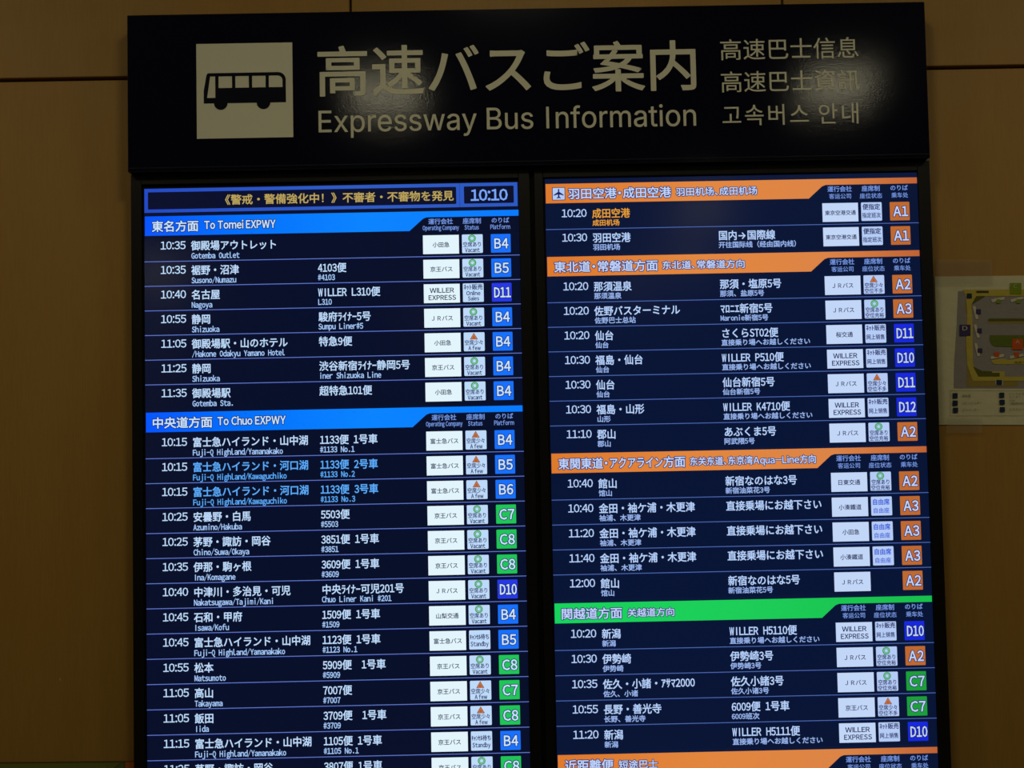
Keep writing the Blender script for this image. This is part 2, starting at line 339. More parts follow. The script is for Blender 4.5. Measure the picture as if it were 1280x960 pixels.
# "Expressway Bus Information" : grotesque letter outlines (handle, knot, handle in 1/1000 em)
GR = {"B":[456,[[[122,0,60,0,60,170],[60,339,60,509,120,509],[181,509,241,509,276,509],[306,503,329,491,352,479],[369,462,381,442,392,422],[398,399,398,374,398,352],[394,334,387,320,379,306],[369,294,356,286,344,277],[330,271,315,267,315,265],[315,264,315,262,331,261],[347,255,363,245,379,235],[392,221,402,203,413,185],[418,163,418,136,418,111],[412,87,400,67,388,46],[370,30,344,18,319,6],[287,0,247,0,184,0]],[[125,115,125,57,165,57],[205,57,245,57,284,57],[313,65,330,80,347,95],[355,114,355,137,355,154],[351,170,342,184,334,198],[321,209,306,218,290,227],[271,231,248,231,207,231],[166,231,125,231,125,173]],[[125,341,125,285,162,285],[200,285,238,285,257,285],[273,289,288,296,303,303],[315,313,323,326,332,339],[336,355,336,372,336,395],[328,414,313,429,297,444],[273,452,240,452,202,452],[163,452,125,452,125,396]]]],"E":[419,[[[165,0,60,0,60,170],[60,339,60,509,164,509],[268,509,372,509,372,490],[372,471,372,452,290,452],[207,452,125,452,125,396],[125,341,125,286,202,286],[278,286,355,286,355,267],[355,248,355,229,278,229],[202,229,125,229,125,172],[125,114,125,57,208,57],[292,57,375,57,375,38],[375,19,375,0,270,0]]]],"I":[300,[[[111,0,31,0,31,19],[31,38,31,57,60,57],[89,57,118,57,118,189],[118,320,118,452,89,452],[60,452,31,452,31,471],[31,490,31,509,111,509],[190,509,269,509,269,490],[269,471,269,452,240,452],[212,452,183,452,183,320],[183,189,183,57,212,57],[240,57,269,57,269,38],[269,19,269,0,190,0]]]],"a":[389,[[[182,-9,160,-9,136,-9],[114,-4,94,5,75,14],[59,27,48,45,36,62],[30,83,30,108,30,130],[35,147,43,161,52,175],[63,185,78,193,92,201],[108,207,125,211,143,215],[160,218,178,220,201,223],[219,225,234,227,248,228],[258,231,265,235,272,239],[276,245,276,255,276,255],[276,256,276,257,276,272],[273,286,267,297,261,308],[252,316,240,322,228,328],[213,331,196,331,178,331],[162,328,149,322,136,317],[126,309,118,301,110,292],[104,283,100,274,80,280],[61,285,41,291,50,314],[62,332,79,346,95,360],[113,369,133,375,153,381],[173,384,194,384,208,384],[223,383,239,379,255,376],[271,370,286,360,301,351],[313,338,322,320,332,303],[337,280,337,251,337,168],[337,84,337,0,317,0],[297,0,277,0,277,17],[277,35,277,52,275,52],[274,52,272,52,268,43],[261,34,252,25,243,15],[230,7,215,1,200,-5]],[[155,45,170,45,193,45],[212,50,228,59,243,68],[255,79,263,93,271,107],[276,122,276,138,276,155],[276,173,276,190,273,187],[268,184,259,182,251,180],[242,178,231,176,221,174],[210,172,200,171,190,170],[182,169,175,168,161,166],[147,163,134,159,121,154],[111,148,103,139,96,131],[92,119,92,105,92,92],[95,81,102,72,109,63],[118,57,130,52,142,48]]]],"e":[404,[[[238,-8,212,-8,175,-8],[143,0,117,16,90,33],[70,56,56,85,41,114],[34,148,34,187,34,226],[41,260,55,290,69,319],[89,343,115,359,141,376],[171,384,205,384,226,384],[246,381,266,374,285,367],[303,356,319,341,335,326],[348,306,357,282,366,258],[371,228,371,194,371,186],[371,178,371,169,272,169],[174,169,75,169,75,187],[75,204,75,221,163,221],[250,221,338,221,329,215],[319,208,310,202,310,227],[306,249,298,269,290,288],[278,303,263,314,247,325],[228,330,205,330,182,330],[163,325,146,313,130,302],[118,288,109,270,100,251],[96,232,96,211,96,200],[96,189,96,178,96,150],[101,126,110,106,120,87],[134,72,151,61,168,51],[189,46,212,46,228,46],[241,48,254,53,266,57],[277,64,285,73,294,82],[301,93,306,105,325,101],[345,96,365,91,359,71],[349,54,335,39,321,24],[303,13,283,4,262,-4]]]],"f":[254,[[[154,379,228,379,228,362],[228,344,228,327,154,327],[80,327,6,327,6,344],[6,362,6,379,80,379]],[[101,0,81,0,81,144],[81,288,81,432,81,453],[86,471,96,486,106,500],[119,511,135,519,152,526],[169,530,187,530,201,530],[213,529,222,527,232,525],[238,523,243,521,238,503],[233,486,227,468,224,470],[220,471,215,472,210,473],[203,474,195,474,176,474],[163,469,154,460,146,451],[142,437,142,419,142,279],[142,140,142,0,121,0]]]],"i":[167,[[[73,0,53,0,53,126],[53,253,53,379,73,379],[93,379,114,379,114,253],[114,126,114,0,93,0]],[[95,443,84,443,72,443],[62,447,54,455,45,462],[41,472,41,483,41,494],[45,504,54,512,62,520],[72,524,84,524,95,524],[106,520,114,512,122,504],[126,494,126,483,126,472],[122,462,114,455,106,447]]]],"m":[610,[[[73,0,53,0,53,126],[53,253,53,379,72,379],[92,379,112,379,112,351],[112,323,112,295,111,295],[109,295,108,295,113,316],[121,332,132,346,144,359],[157,369,172,376,187,383],[203,386,219,386,247,386],[270,378,287,361,305,344],[316,322,321,295,318,295],[315,295,312,295,317,313],[325,329,337,343,349,357],[364,367,381,375,398,382],[416,386,437,386,459,386],[479,381,497,372,515,362],[530,348,541,328,551,309],[557,285,557,255,557,170],[557,85,557,0,536,0],[516,0,496,0,496,85],[496,169,496,254,496,281],[488,301,473,313,457,325],[439,330,419,330,402,330],[387,327,374,320,362,313],[352,303,345,290,339,278],[335,263,335,247,335,165],[335,82,335,0,315,0],[295,0,274,0,274,87],[274,173,274,260,274,281],[267,298,253,311,239,324],[221,330,199,330,185,330],[171,327,158,320,144,313],[134,303,126,289,118,276],[114,258,114,238,114,159],[114,79,114,0,93,0]]]],"n":[410,[[[114,249,114,227,114,151],[114,76,114,0,93,0],[73,0,53,0,53,126],[53,253,53,379,72,379],[92,379,112,379,112,349],[112,318,112,287,109,287],[106,287,102,287,114,322],[131,347,152,362,174,377],[199,384,227,384,253,384],[276,379,295,369,314,358],[330,342,341,321,352,299],[357,273,357,240,357,160],[357,80,357,0,337,0],[316,0,296,0,296,78],[296,157,296,235,296,265],[288,288,273,304,258,321],[237,329,210,329,192,329],[175,325,161,317,146,309],[135,298,126,283,118,267]]]],"o":[415,[[[242,-8,207,-8,173,-8],[143,0,117,16,91,33],[71,56,56,85,41,114],[34,149,34,187,34,227],[41,262,56,291,71,321],[91,343,117,360,143,376],[173,384,207,384,242,384],[273,376,299,360,325,343],[345,321,359,291,374,262],[381,227,381,187,381,149],[374,114,359,85,345,56],[325,33,299,16,273,0]],[[182,46,207,46,233,46],[254,53,270,66,287,79],[299,96,307,117,315,139],[319,162,319,187,319,213],[315,236,307,258,299,280],[287,297,270,310,254,323],[233,330,207,330,182,330],[161,323,145,310,129,297],[116,280,108,258,100,237],[96,213,96,187,96,162],[100,139,108,117,116,96],[129,79,145,66,161,53]]]],"p":[424,[[[73,-143,53,-143,53,31],[53,205,53,379,72,379],[92,379,112,379,112,359],[112,339,112,319,114,319],[116,319,118,319,123,327],[129,336,137,346,145,356],[157,365,171,373,186,381],[205,384,229,384,261,384],[289,376,313,361,337,345],[356,322,370,293,383,263],[390,229,390,189,390,149],[383,114,370,84,356,55],[337,32,313,16,289,0],[261,-8,229,-8,206,-8],[187,-4,173,4,158,12],[146,21,138,31,130,42],[123,51,118,59,117,59],[115,59,114,59,114,-8],[114,-76,114,-143,93,-143]],[[197,47,220,47,244,47],[263,53,279,66,295,78],[308,95,316,117,324,138],[328,162,328,189,328,216],[324,240,316,261,308,282],[296,299,280,311,264,324],[244,330,220,330,197,330],[177,324,161,312,145,300],[133,284,125,263,117,242],[113,217,113,189,113,161],[117,136,125,115,133,94],[146,77,162,65,178,53]]]],"r":[259,[[[73,0,53,0,53,126],[53,253,53,379,72,379],[92,379,112,379,112,360],[112,340,112,321,113,321],[114,321,115,321,122,340],[135,355,152,367,170,379],[190,385,213,385,218,385],[223,385,229,384,235,384],[240,384,243,384,243,363],[243,343,243,322,242,323],[237,323,230,324,223,325],[215,326,207,326,189,326],[173,322,159,315,145,307],[134,297,126,284,118,270],[114,255,114,237,114,158],[114,79,114,0,93,0]]]],"s":[365,[[[211,-8,182,-8,156,-8],[133,-4,112,3,92,11],[75,23,62,38,49,53],[40,72,36,94,55,98],[74,102,94,107,99,86],[109,70,124,60,139,50],[158,45,181,45,208,45],[229,51,244,62,260,74],[268,87,268,103,268,116],[263,127,254,136,245,144],[231,151,212,155,191,160],[170,165,149,170,115,178],[89,191,72,208,55,225],[47,247,47,274,47,296],[53,315,65,332,77,348],[94,361,115,370,136,380],[160,384,187,384,213,384],[235,380,254,372,272,365],[287,353,299,339,310,325],[319,309,324,290,305,286],[287,281,268,277,263,292],[255,304,243,316,230,327],[212,333,187,333,165,333],[146,327,131,317,116,306],[109,293,109,277,109,263],[114,252,124,243,134,235],[150,228,172,223,191,218],[210,214,229,209,264,201],[290,188,306,171,323,154],[331,133,331,107,331,84],[325,64,312,47,300,30],[282,16,260,6,237,-3]]]],"t":[227,[[[138,379,204,379,204,362],[204,344,204,327,138,327],[72,327,6,327,6,344],[6,362,6,379,72,379]],[[65,345,65,471,85,471],[106,471,126,471,126,347],[126,222,126,98,126,81],[129,69,136,61,143,54],[154,50,170,50,174,50],[179,50,185,51,191,52],[197,53,202,54,206,36],[209,19,213,2,207,0],[200,-2,192,-3,184,-4],[176,-4,168,-4,136,-4],[110,4,92,21,74,38],[65,62,65,93,65,219]]]],"u":[410,[[[211,-5,182,-5,157,-5],[134,0,115,11,95,21],[80,37,69,59,58,80],[53,107,53,139,53,219],[53,299,53,379,73,379],[93,379,114,379,114,301],[114,222,114,144,114,114],[121,91,137,75,152,58],[173,50,200,50,218,50],[235,54,249,62,264,70],[275,81,283,97,292,112],[296,131,296,153,296,228],[296,304,296,379,316,379],[337,379,357,379,357,253],[357,126,357,0,337,0],[318,0,298,0,298,31],[298,61,298,92,301,92],[304,92,307,92,295,57],[279,32,257,17,235,2]]]],"w":[567,[[[158,0,138,0,99,126],[61,253,23,379,44,379],[66,379,87,379,103,324],[118,269,133,214,140,191],[147,165,154,137,161,108],[168,76,175,41,172,41],[168,41,165,41,172,75],[179,106,186,135,193,163],[199,190,206,214,221,269],[237,324,252,379,273,379],[295,379,316,379,332,324],[347,269,362,214,368,190],[375,164,382,136,388,107],[395,76,402,41,399,41],[395,41,391,41,399,75],[406,107,413,135,420,164],[427,190,434,214,449,269],[465,324,480,379,502,379],[523,379,545,379,506,253],[468,126,429,0,409,0],[389,0,368,0,352,57],[335,114,319,172,314,189],[309,207,305,225,300,243],[295,261,291,280,286,299],[281,318,277,338,281,338],[286,338,291,338,286,319],[281,299,277,280,272,261],[267,243,263,225,258,206],[253,189,248,172,231,114],[215,57,199,0,178,0]]]],"x":[379,[[[44,0,21,0,71,73],[121,145,171,218,171,202],[171,187,171,171,124,240],[76,310,29,379,52,379],[76,379,100,379,116,355],[132,330,147,306,160,287],[170,270,179,253,188,237],[198,221,207,206,197,206],[186,206,175,206,185,221],[194,237,202,253,211,270],[221,287,233,306,249,330],[266,355,282,379,305,379],[328,379,352,379,304,309],[256,239,209,169,209,184],[209,199,209,214,258,143],[308,71,358,0,334,0],[310,0,287,0,268,28],[249,57,231,85,219,103],[209,120,200,136,191,152],[182,167,173,182,183,182],[194,182,205,182,195,167],[186,152,178,136,170,120],[160,103,148,85,129,57],[110,28,91,0,68,0]]]],"y":[389,[[[51,-140,47,-139,52,-121],[57,-103,61,-86,65,-86],[68,-87,71,-87,83,-90],[94,-91,104,-89,114,-87],[122,-82,130,-74,138,-66],[145,-53,151,-36,155,-24],[159,-13,163,-1,114,126],[66,252,17,379,40,379],[62,379,84,379,111,305],[138,230,165,155,174,132],[181,109,187,87,193,64],[199,42,206,21,198,21],[191,21,184,21,190,42],[196,64,202,87,209,110],[216,132,224,155,251,230],[278,305,305,379,327,379],[349,379,371,379,316,234],[260,88,204,-58,196,-78],[187,-94,177,-107,166,-120],[153,-129,139,-136,125,-142],[109,-145,91,-145,81,-145],[72,-144,65,-143,57,-142]]]]}
def grotesque(fl, s, fit, z, h, m, off=0.0):
    pl = []; pen = 0
    for ch in s:
        if ch == ' ': pen += 175; continue
        adv, cs = GR[ch]; pl.append((ch, pen)); pen += adv
    out = []
    for ch, p in pl:
        cs = GR[ch][1]
        if ch == 'I':
            xs = [q[2] for c in cs for q in c]; cx = (min(xs)+max(xs))/2; h_ = max(q[3] for c in cs for q in c)
            loops = [[(cx-31, 0), (cx+31, 0), (cx+31, h_), (cx-31, h_)]]
        else:
            loops = []
            for c in cs:
                lp_ = []
                for i in range(len(c)):
                    A, Bz = c[i], c[(i+1) % len(c)]
                    p0, p1, p2, p3 = (A[2], A[3]), (A[4], A[5]), (Bz[0], Bz[1]), (Bz[2], Bz[3])
                    straight = abs((p1[0]-p0[0])*(p3[1]-p0[1])-(p1[1]-p0[1])*(p3[0]-p0[0]))+abs((p2[0]-p0[0])*(p3[1]-p0[1])-(p2[1]-p0[1])*(p3[0]-p0[0])) < 300
                    n = 1 if straight else 7
                    for k in range(n):
                        t = k/n; u = 1-t
                        q = tuple(u**3*p0[j]+3*u*u*t*p1[j]+3*u*t*t*p2[j]+t**3*p3[j] for j in (0, 1))
                        if not lp_ or math.dist(q, lp_[-1]) > .5: lp_.append(q)
                if math.dist(lp_[0], lp_[-1]) < .5: lp_.pop()
                loops.append(lp_)
        vs = []; es = []
        for lp_ in loops:
            n0 = len(vs); vs += [Vector(q) for q in lp_]; es += [(n0+i, n0+(i+1) % len(lp_)) for i in range(len(lp_))]
        r = delaunay_2d_cdt(vs, es, [], 0, .01); V = r[0]; keep = []
        for f in r[2]:
            x_ = sum(V[i][0] for i in f)/3; y_ = sum(V[i][1] for i in f)/3; wn = 0
            for lp_ in loops:
                for i in range(len(lp_)):
                    (ax, ay), (bx, by) = lp_[i-1], lp_[i]
                    if (ay <= y_) != (by <= y_):
                        if ax+(y_-ay)/(by-ay)*(bx-ax) > x_: wn += 1 if by > ay else -1
            if wn: keep.append(list(f))
        out.append(([((v[0]+p)/1000, v[1]/1000) for v in V], keep, 0))
    a0 = min(v[0] for t_ in out for v in t_[0]); a1 = max(v[0] for t_ in out for v in t_[0])
    capE = max(v[1] for v in out[0][0]); k = (fit[1]-fit[0])/(a1-a0); kz = h/capE
    for vs, fs, q_ in out:
        P = [(fit[0]+(v[0]-a0)*k, z+v[1]*kz) for v in vs]; fl.add(P, fs, m, 0)
        cnt = {}
        for f in fs:
            for i in range(len(f)): kk = (min(f[i-1], f[i]), max(f[i-1], f[i])); cnt[kk] = cnt.get(kk, 0)+1
        for i, (a, b) in enumerate([kk for kk, c in cnt.items() if c == 1]):
            p, q = P[a], P[b]; dx, dy = q[0]-p[0], q[1]-p[1]; l = math.hypot(dx, dy) or 1e-9; dx *= off/l; dy *= off/l
            fl.add([(p[0]-dx*.5+dy, p[1]-dy*.5-dx), (q[0]+dx*.5+dy, q[1]+dy*.5-dx), (q[0]+dx*.5-dy, q[1]+dy*.5+dx), (p[0]-dx*.5-dy, p[1]-dy*.5+dx)], [[0, 1, 2, 3]], m, .04*(1+i % 7))
fl = Flat(0, 0, VY)
grotesque(fl, 'Expressway Bus Information', (321.2, 1005.6), 675.2, 39.2, cream, .22)
fl.build('lettering', hs)
for s, z, f in (('高速巴士信息', 798.0, (1053.6, 1305.4)), ('高速巴士資訊', 738.6, (1053.4, 1305.4)), ('고속버스 안내', 677.2, (1054.2, 1301.4))):
    fl = Flat(0, 0, VY); text(fl, s, 0, z, 42, cream, 0, ey=41.5 if '고' not in s else 42, fit=f, bold=.12, micro=True, res=4, mode='prop' if '고' in s else 'cell')
    fl.build('lettering', hs)

# ------------------------------------------------------------------ the two displays
SZ0, SZ1 = -622.0, 588.0
def palette(side):
    Lf = side == 'left'
    P = {}
    t = side+'_'
    P['bg'] = px(t+'night', (7, 15, 43) if Lf else (8, 22, 56))
    P['row'] = px(t+'row', (6, 14, 41) if Lf else (7, 20, 53))
    P['white'] = px(t+'white', (190, 220, 255) if Lf else (182, 210, 255))
    P['sub'] = px(t+'pale', (165, 202, 255) if Lf else (152, 182, 242))
    P['head'] = px(t+'heading', (120, 155, 235))
    P['line'] = px(t+'line', (112, 138, 210) if Lf else (88, 118, 188)); P['line2'] = px(t+'line_blue', (15, 25, 118) if Lf else (11, 30, 98))
    P['tile'] = px(t+'tile', (226, 245, 252) if Lf else (194, 214, 248))
    P['stile'] = px(t+'status_tile', (190, 218, 250) if Lf else (180, 203, 246))
    P['tink'] = px(t+'tile_ink', (24, 38, 100) if Lf else (18, 30, 94))
    P['cink'] = px(t+'company_ink', (22, 36, 78) if Lf else (18, 30, 80))
    P['bink'] = px(t+'blue_ink', (40, 80, 215))
    P['green'] = px(t+'ring_green', (55, 165, 70)); P['tri'] = px(t+'triangle', (205, 118, 62)); P['trid'] = px(t+'triangle_dark', (130, 66, 48))
    P['plB'] = px(t+'plate_blue', (22, 112, 252)); P['plD'] = px(t+'plate_indigo', (38, 56, 230) if Lf else (22, 40, 222))
    P['plC'] = px(t+'plate_green', (32, 196, 88) if Lf else (28, 158, 58)); P['plA'] = px(t+'plate_orange', (190, 105, 48))
    P['pt'] = px(t+'plate_text', (200, 225, 255) if Lf else (190, 208, 250)); P['out'] = px(t+'outline', (18, 26, 96))
    P['cyan'] = px(t+'light_blue', (92, 172, 255)); P['gold'] = px(t+'gold', (232, 158, 52))
    return P
PLATE_LABEL = {'A': 'orange platform tile', 'B': 'bright blue platform tile', 'C': 'green platform tile', 'D': 'deep blue platform tile'}

def departure(disp, P, ox, z0, rec, last, left, zmax=None):
    """one departure; z0 = height of its lower edge (mm)"""
    time, dest, sub, serv, ssub, comp, stat, plat, colour = rec
    tc_, sc_ = P['white'], P['sub']
    if colour: tc_ = sc_ = P[colour]
    fl = Flat(ox, z0); H = 44.785
    fl.rect(-1, 1.2 if not last else 0, 681, H-.3, P['row'], 1)
    if not last:
        fl.rect(-1, -.4, 681, .5, P['line'], 2); fl.rect(-1, -1.5, 681, -.4, P['line2'], 2)
    row = fl.build('departure_row', disp, (ox/1000, 0, z0/1000+ZB))
    fl = Flat(ox, z0)
    text(fl, time, 0, 22.2, 17, P['white'], 4, ey=19.2, mode='tab', fit=(28.6, 73.8), bold=.14)
    fl.build('departure_time', row)
    fl = Flat(ox, z0)
    text(fl, dest, 83.6, 20.9, 17.4, tc_, 4, ey=18.7, bold=.28, lat=1.0)
    if sub: text(fl, sub, 84.0, 5.3 if left else 6.2, 12.5, sc_, 4, ey=12.2, lat=1.12, latz=-.9, bold=.22)
    o = fl.build('destination_name', row)
    if colour: o['label'] = {'cyan': 'light blue lettering', 'gold': 'amber lettering'}[colour]
    if serv:
        s2 = tc_ if colour == 'cyan' else P['white']; s3 = sc_ if colour == 'cyan' else P['sub']
        fl = Flat(ox, z0)
        text(fl, serv, 313.3, 20.9, 17.4, s2, 4, ey=18.7, bold=.28)
        if ssub: text(fl, ssub, 313.2, 6.2, 12.5, s3, 4, ey=12.2, lat=1.12 if left else 1.0, latz=-.9 if left else 0, bold=.22)
        o = fl.build('service_name', row)
        if colour == 'cyan': o['label'] = 'light blue lettering'
    fl = Flat(ox, z0); fl.rect(505.2, 4.6, 570.6, 39.0, P['tile'], 2)
    if comp == 'WE':
        text(fl, 'WILLER', 0, 23.2, 10, P['cink'], 4, ey=11.6, mode='prop', fit=(516.3, 560.0), bold=.24)
        text(fl, 'EXPRESS', 0, 10.0, 10, P['cink'], 4, ey=11.6, mode='prop', fit=(513.9, 563.4), bold=.24)
    else:
        text(fl, comp, 537.9, 17.4, 9.5 if len(comp) == 6 else 10.4, P['cink'], 4, align='c', bold=.15)
    fl.build('company_tile', row)
    if stat:
        fl = Flat(ox, z0); fl.rect(576.2, 5.2, 614.0, 39.2, P['stile'], 2, r=1.6); cx = 594.6
        if stat in ('vac', 'few'):
            if stat == 'vac':
                fl.ring(cx, 32.0, 4.9, 7.0, P['green'], 3); fl.ring(cx, 32.0, 3.0, 4.3, P['green'], 3)
            else:
                fl.poly([(cx-7.3, 26.4), (cx+7.3, 26.4), (cx, 38.6)], P['trid'], 3); fl.poly([(cx-5.6, 27.3), (cx+5.6, 27.3), (cx, 36.8)], P['tri'], 4)
                fl.poly([(cx-2.6, 28.6), (cx+2.6, 28.6), (cx, 33.2)], P['trid'], 5); fl.poly([(cx-1.3, 29.4), (cx+1.3, 29.4), (cx, 31.8)], P['tri'], 6)
            text(fl, '空席あり' if stat == 'vac' else '空席少々', cx-.2, 17.0, 8.6, P['tink'], 4, ey=10.2, align='c', bold=.140)
            if left:
                text(fl, 'Vacant' if stat == 'vac' else 'A few', 0, 7.0, 9, P['tink'], 4, ey=10.0, mode='prop', fit=(581.6, 608.0) if stat == 'vac' else (584.6, 606.6), bold=.24)
            else: text(fl, '空位充裕' if stat == 'vac' else '空位不多', cx-.2, 7.2, 8.6, P['tink'], 4, ey=9.4, align='c', bold=.14)
        elif stat == 'net':
            text(fl, 'ﾈｯﾄ販売', 0, 28.4, 9, P['tink'], 4, ey=11, fit=(578.0, 612.0), bold=.22)
            if left:
                text(fl, 'Online', 0, 17.6, 9, P['tink'], 4, ey=9.8, mode='prop', fit=(582.6, 607.8), bold=.22)
                text(fl, 'Sales', 0, 8.0, 9, P['tink'], 4, ey=9.8, mode='prop', fit=(585.4, 605.4), bold=.22)
            else: text(fl, '网上销售', cx, 12.0, 8.5, P['tink'], 4, ey=10.2, align='c', bold=.14)
        elif stat == 'standby':
            text(fl, 'ｷｬﾝｾﾙ待ち', 0, 23.6, 9, P['tink'], 4, ey=10.6, fit=(577.6, 611.6), bold=.22)
            text(fl, 'Standby', 0, 11.2, 9, P['tink'], 4, ey=10.6, mode='prop', fit=(578.8, 610.8), bold=.22)
        elif stat == 'bin':
            text(fl, '便指定', cx+.2, 26.6, 10.8, P['tink'], 4, ey=11.6, align='c', bold=.24)
            text(fl, '指定班次', cx, 11.4, 8.6, P['tink'], 4, ey=10.4, align='c', bold=.14)
        elif stat == 'free':
            text(fl, '自由席', cx, 25.4, 10.6, P['bink'], 4, ey=11.6, align='c', bold=.24)
            text(fl, '自由座', cx, 10.4, 10.0, P['bink'], 4, ey=10.4, align='c', bold=.1)
        fl.build('status_tile', row)
    fl = Flat(ox, z0); fl.rect(628.8, 5.0, 664.8, 39.0, P['pl'+plat[0]], 2, r=1.2)
    fit = (633.4, 663.0) if len(plat) == 3 else ((635.0, 661.4) if plat[0] != 'B' else (635.4, 660.2))
    text(fl, plat, 0, 12.8, 20, P['pt'], 5, ey=24.2, mode='prop', fit=fit, bold=.45, halo=1.7, hm=P['out'])
    o = fl.build('platform_tile', row); o['label'] = PLATE_LABEL[plat[0]]
    return row

def heading(disp, P, ox, z0, bandm, title, titlefit, title2, fit2, left, icon=False, seclabel=None, kana=1.0):
    """a coloured route heading; z0 = its upper edge"""
    fl = Flat(ox, z0)
    fl.rect(-1, -39.5, 681, .6, P['row'], 1)
    fl.poly([(0, 0), (0, -35.6), (481.0, -35.6), (506.0, -13.4), (512.5, -11.0), (680.2, -11.0), (680.2, 0)], bandm, 2)
    h = fl.build('route_heading', disp, (ox/1000, 0, z0/1000+ZB))
    if seclabel: h['label'] = seclabel
    fl = Flat(ox, z0)
    if icon:
        fl.rect(11.6, -30.4, 35.6, -6.4, P['out'], 3, r=1); fl.rect(12.8, -29.3, 34.5, -7.5, P['stile'], 4, r=.8)
        cx, cz = 23.6, -18.4
        k = P['out']
        fl.poly([(cx-1.2, cz+8), (cx, cz+9.4), (cx+1.2, cz+8), (cx+1.3, cz-6), (cx, cz-9), (cx-1.3, cz-6)], k, 5)
        fl.poly([(cx-1.2, cz+3.4), (cx-1.2, cz-1.2), (cx-9, cz-3.6), (cx-9, cz-1.8)], k, 5); fl.poly([(cx+1.2, cz+3.4), (cx+9, cz-1.8), (cx+9, cz-3.6), (cx+1.2, cz-1.2)], k, 5)
        fl.poly([(cx-.8, cz-5), (cx-3.8, cz-7.4), (cx-3.8, cz-8.6), (cx, cz-7.6), (cx+3.8, cz-8.6), (cx+3.8, cz-7.4), (cx+.8, cz-5)], k, 6)
        fl.build('aeroplane_symbol', h); fl = Flat(ox, z0)
    text(fl, title, 0, -26.9, 21.7, P['pt'], 5, ey=21.2, mode='prop', fit=titlefit, bold=.40, halo=1.65, hm=P['out'], kana=kana)
    if left: text(fl, title2, 0, -24.7, 18, P['pt'], 5, ey=19.2, mode='prop', fit=fit2, bold=.40, halo=1.65, hm=P['out'])
    else: text(fl, title2, 0, -25.2, 16.4, P['pt'], 5, ey=16.4, mode='prop', fit=fit2, bold=.28, halo=1.4, hm=P['out'])
    fl.build('heading_text', h)
    fl = Flat(ox, z0); hd = P['head']
    text(fl, '運行会社', 537.9, -23.2, 11.3, hd, 4, align='c', bold=.12)
    text(fl, '座席制', 594.8, -23.2, 11.3, hd, 4, align='c', bold=.12)
    text(fl, 'のりば', 647.0, -22.8, 11.0, hd, 4, align='c', bold=.12)
    if left:
        text(fl, 'Operating Company', 0, -34.6, 9, hd, 4, ey=11, mode='prop', fit=(505.2, 571.0), bold=.12)
        text(fl, 'Status', 0, -34.8, 9, hd, 4, ey=11, mode='prop', fit=(581.4, 607.2), bold=.12)
        text(fl, 'Platform', 0, -34.8, 9, hd, 4, ey=11, mode='prop', fit=(628.6, 664.4), bold=.12)
    else:
        text(fl, '客运公司', 538.3, -36.2, 10.4, hd, 4, align='c', bold=.05)
        text(fl, '座位状态', 594.9, -36.4, 10.4, hd, 4, align='c', bold=.05)
        text(fl, '乘车处', 647.8, -36.2, 10.4, hd, 4, align='c', bold=.05)
    fl.build('column_heading', h)

def display(side, ox, xl, xr, label):
    P = palette(side)
    zt = .6078
    d = empty('departure_display', ((ox+340)/1000, YW, -.655+ZB)); tag(d, label, 'display', 'departure displays side by side')
    a, b = xl/1000, xr/1000; s0, s1 = (ox-5.2)/1000, (ox+681.4)/1000; zb = -.652
    box('housing', (a+.003, .012, zb+.003+ZB), (b-.003, YW, zt-.003+ZB), housing, d)
    box('side_frame', (a, -.004, zb+ZB), (s0, .014, zt+ZB), blackp, d, bevel=.0012)
    box('side_frame', (s1, -.004, zb+ZB), (b, .014, zt+ZB), blackp, d, bevel=.0012)
    box('top_frame', (s0+.0004, -.004, .5885+ZB), (s1-.0004, .014, zt+ZB), blackp, d, bevel=.0012)
    box('bottom_frame', (s0+.0004, -.004, zb+ZB), (s1-.0004, .014, -.6225+ZB), blackp, d, bevel=.0012)
    fl = Flat(ox, 0, .0003)
    fl.rect(-5.4, -622.6, 681.6, 588.6, gap, 0)
    fl.rect(-1.2, -618.5, 680.8, 582.6 if side == 'left' else 586.6, P['bg'], 1)
    scr = fl.build('screen', d)
    return d, P

L, PL = display('left', 0.0, -24.4, 701.2, 'black framed departure screen on the left, blue headings and scrolling message bar')
Rr, PR = display('right', 730.6, 709.8, 1434.2, 'black framed departure screen on the right, orange and green headings')
box('gap_shade_strip', (.7014, .004, -.652+ZB), (.7096, YW, .6075+ZB), gap, Rr)  # black strip added for the shade in the gap between the displays
# message bar and clock
stripm = px('strip', (44, 88, 212)); boxm = px('strip_box', (8, 14, 44)); gold2 = px('message_gold', (188, 164, 92)); clockc = px('clock_text', (120, 165, 250))
hgrad(stripm, [(0, (34, 74, 196)), (.5, (46, 90, 196)), (1, (44, 88, 192))], 0, 0, .68)
fl = Flat(0, 531.1)
fl.rect(-.6, 6.6, 679.0, 50.6, stripm, 2); fl.rect(5.9, 12.6, 567.2, 44.2, boxm, 3, r=1.5); fl.rect(581.4, 12.9, 672.2, 44.5, boxm, 3, r=1.5); fl.rect(573.0, 6.6, 574.0, 50.6, px('strip_gap', (32, 66, 175)), 3)
bar = fl.build('message_bar', L, (0, 0, .5311+ZB))
fl = Flat(0, 531.1); text(fl, '《警戒・警備強化中！》不審者・不審物を発見', 0, 20.6, 19.8, gold2, 5, ey=19.6, fit=(146.6, 562.2), bold=.30)
fl.build('message_text', bar)
fl = Flat(0, 531.1); text(fl, '10:10', 0, 18.2, 20, clockc, 5, ey=27.0, mode='tab', fit=(594.2, 660.6), bold=.55)
fl.build('clock_time', bar)

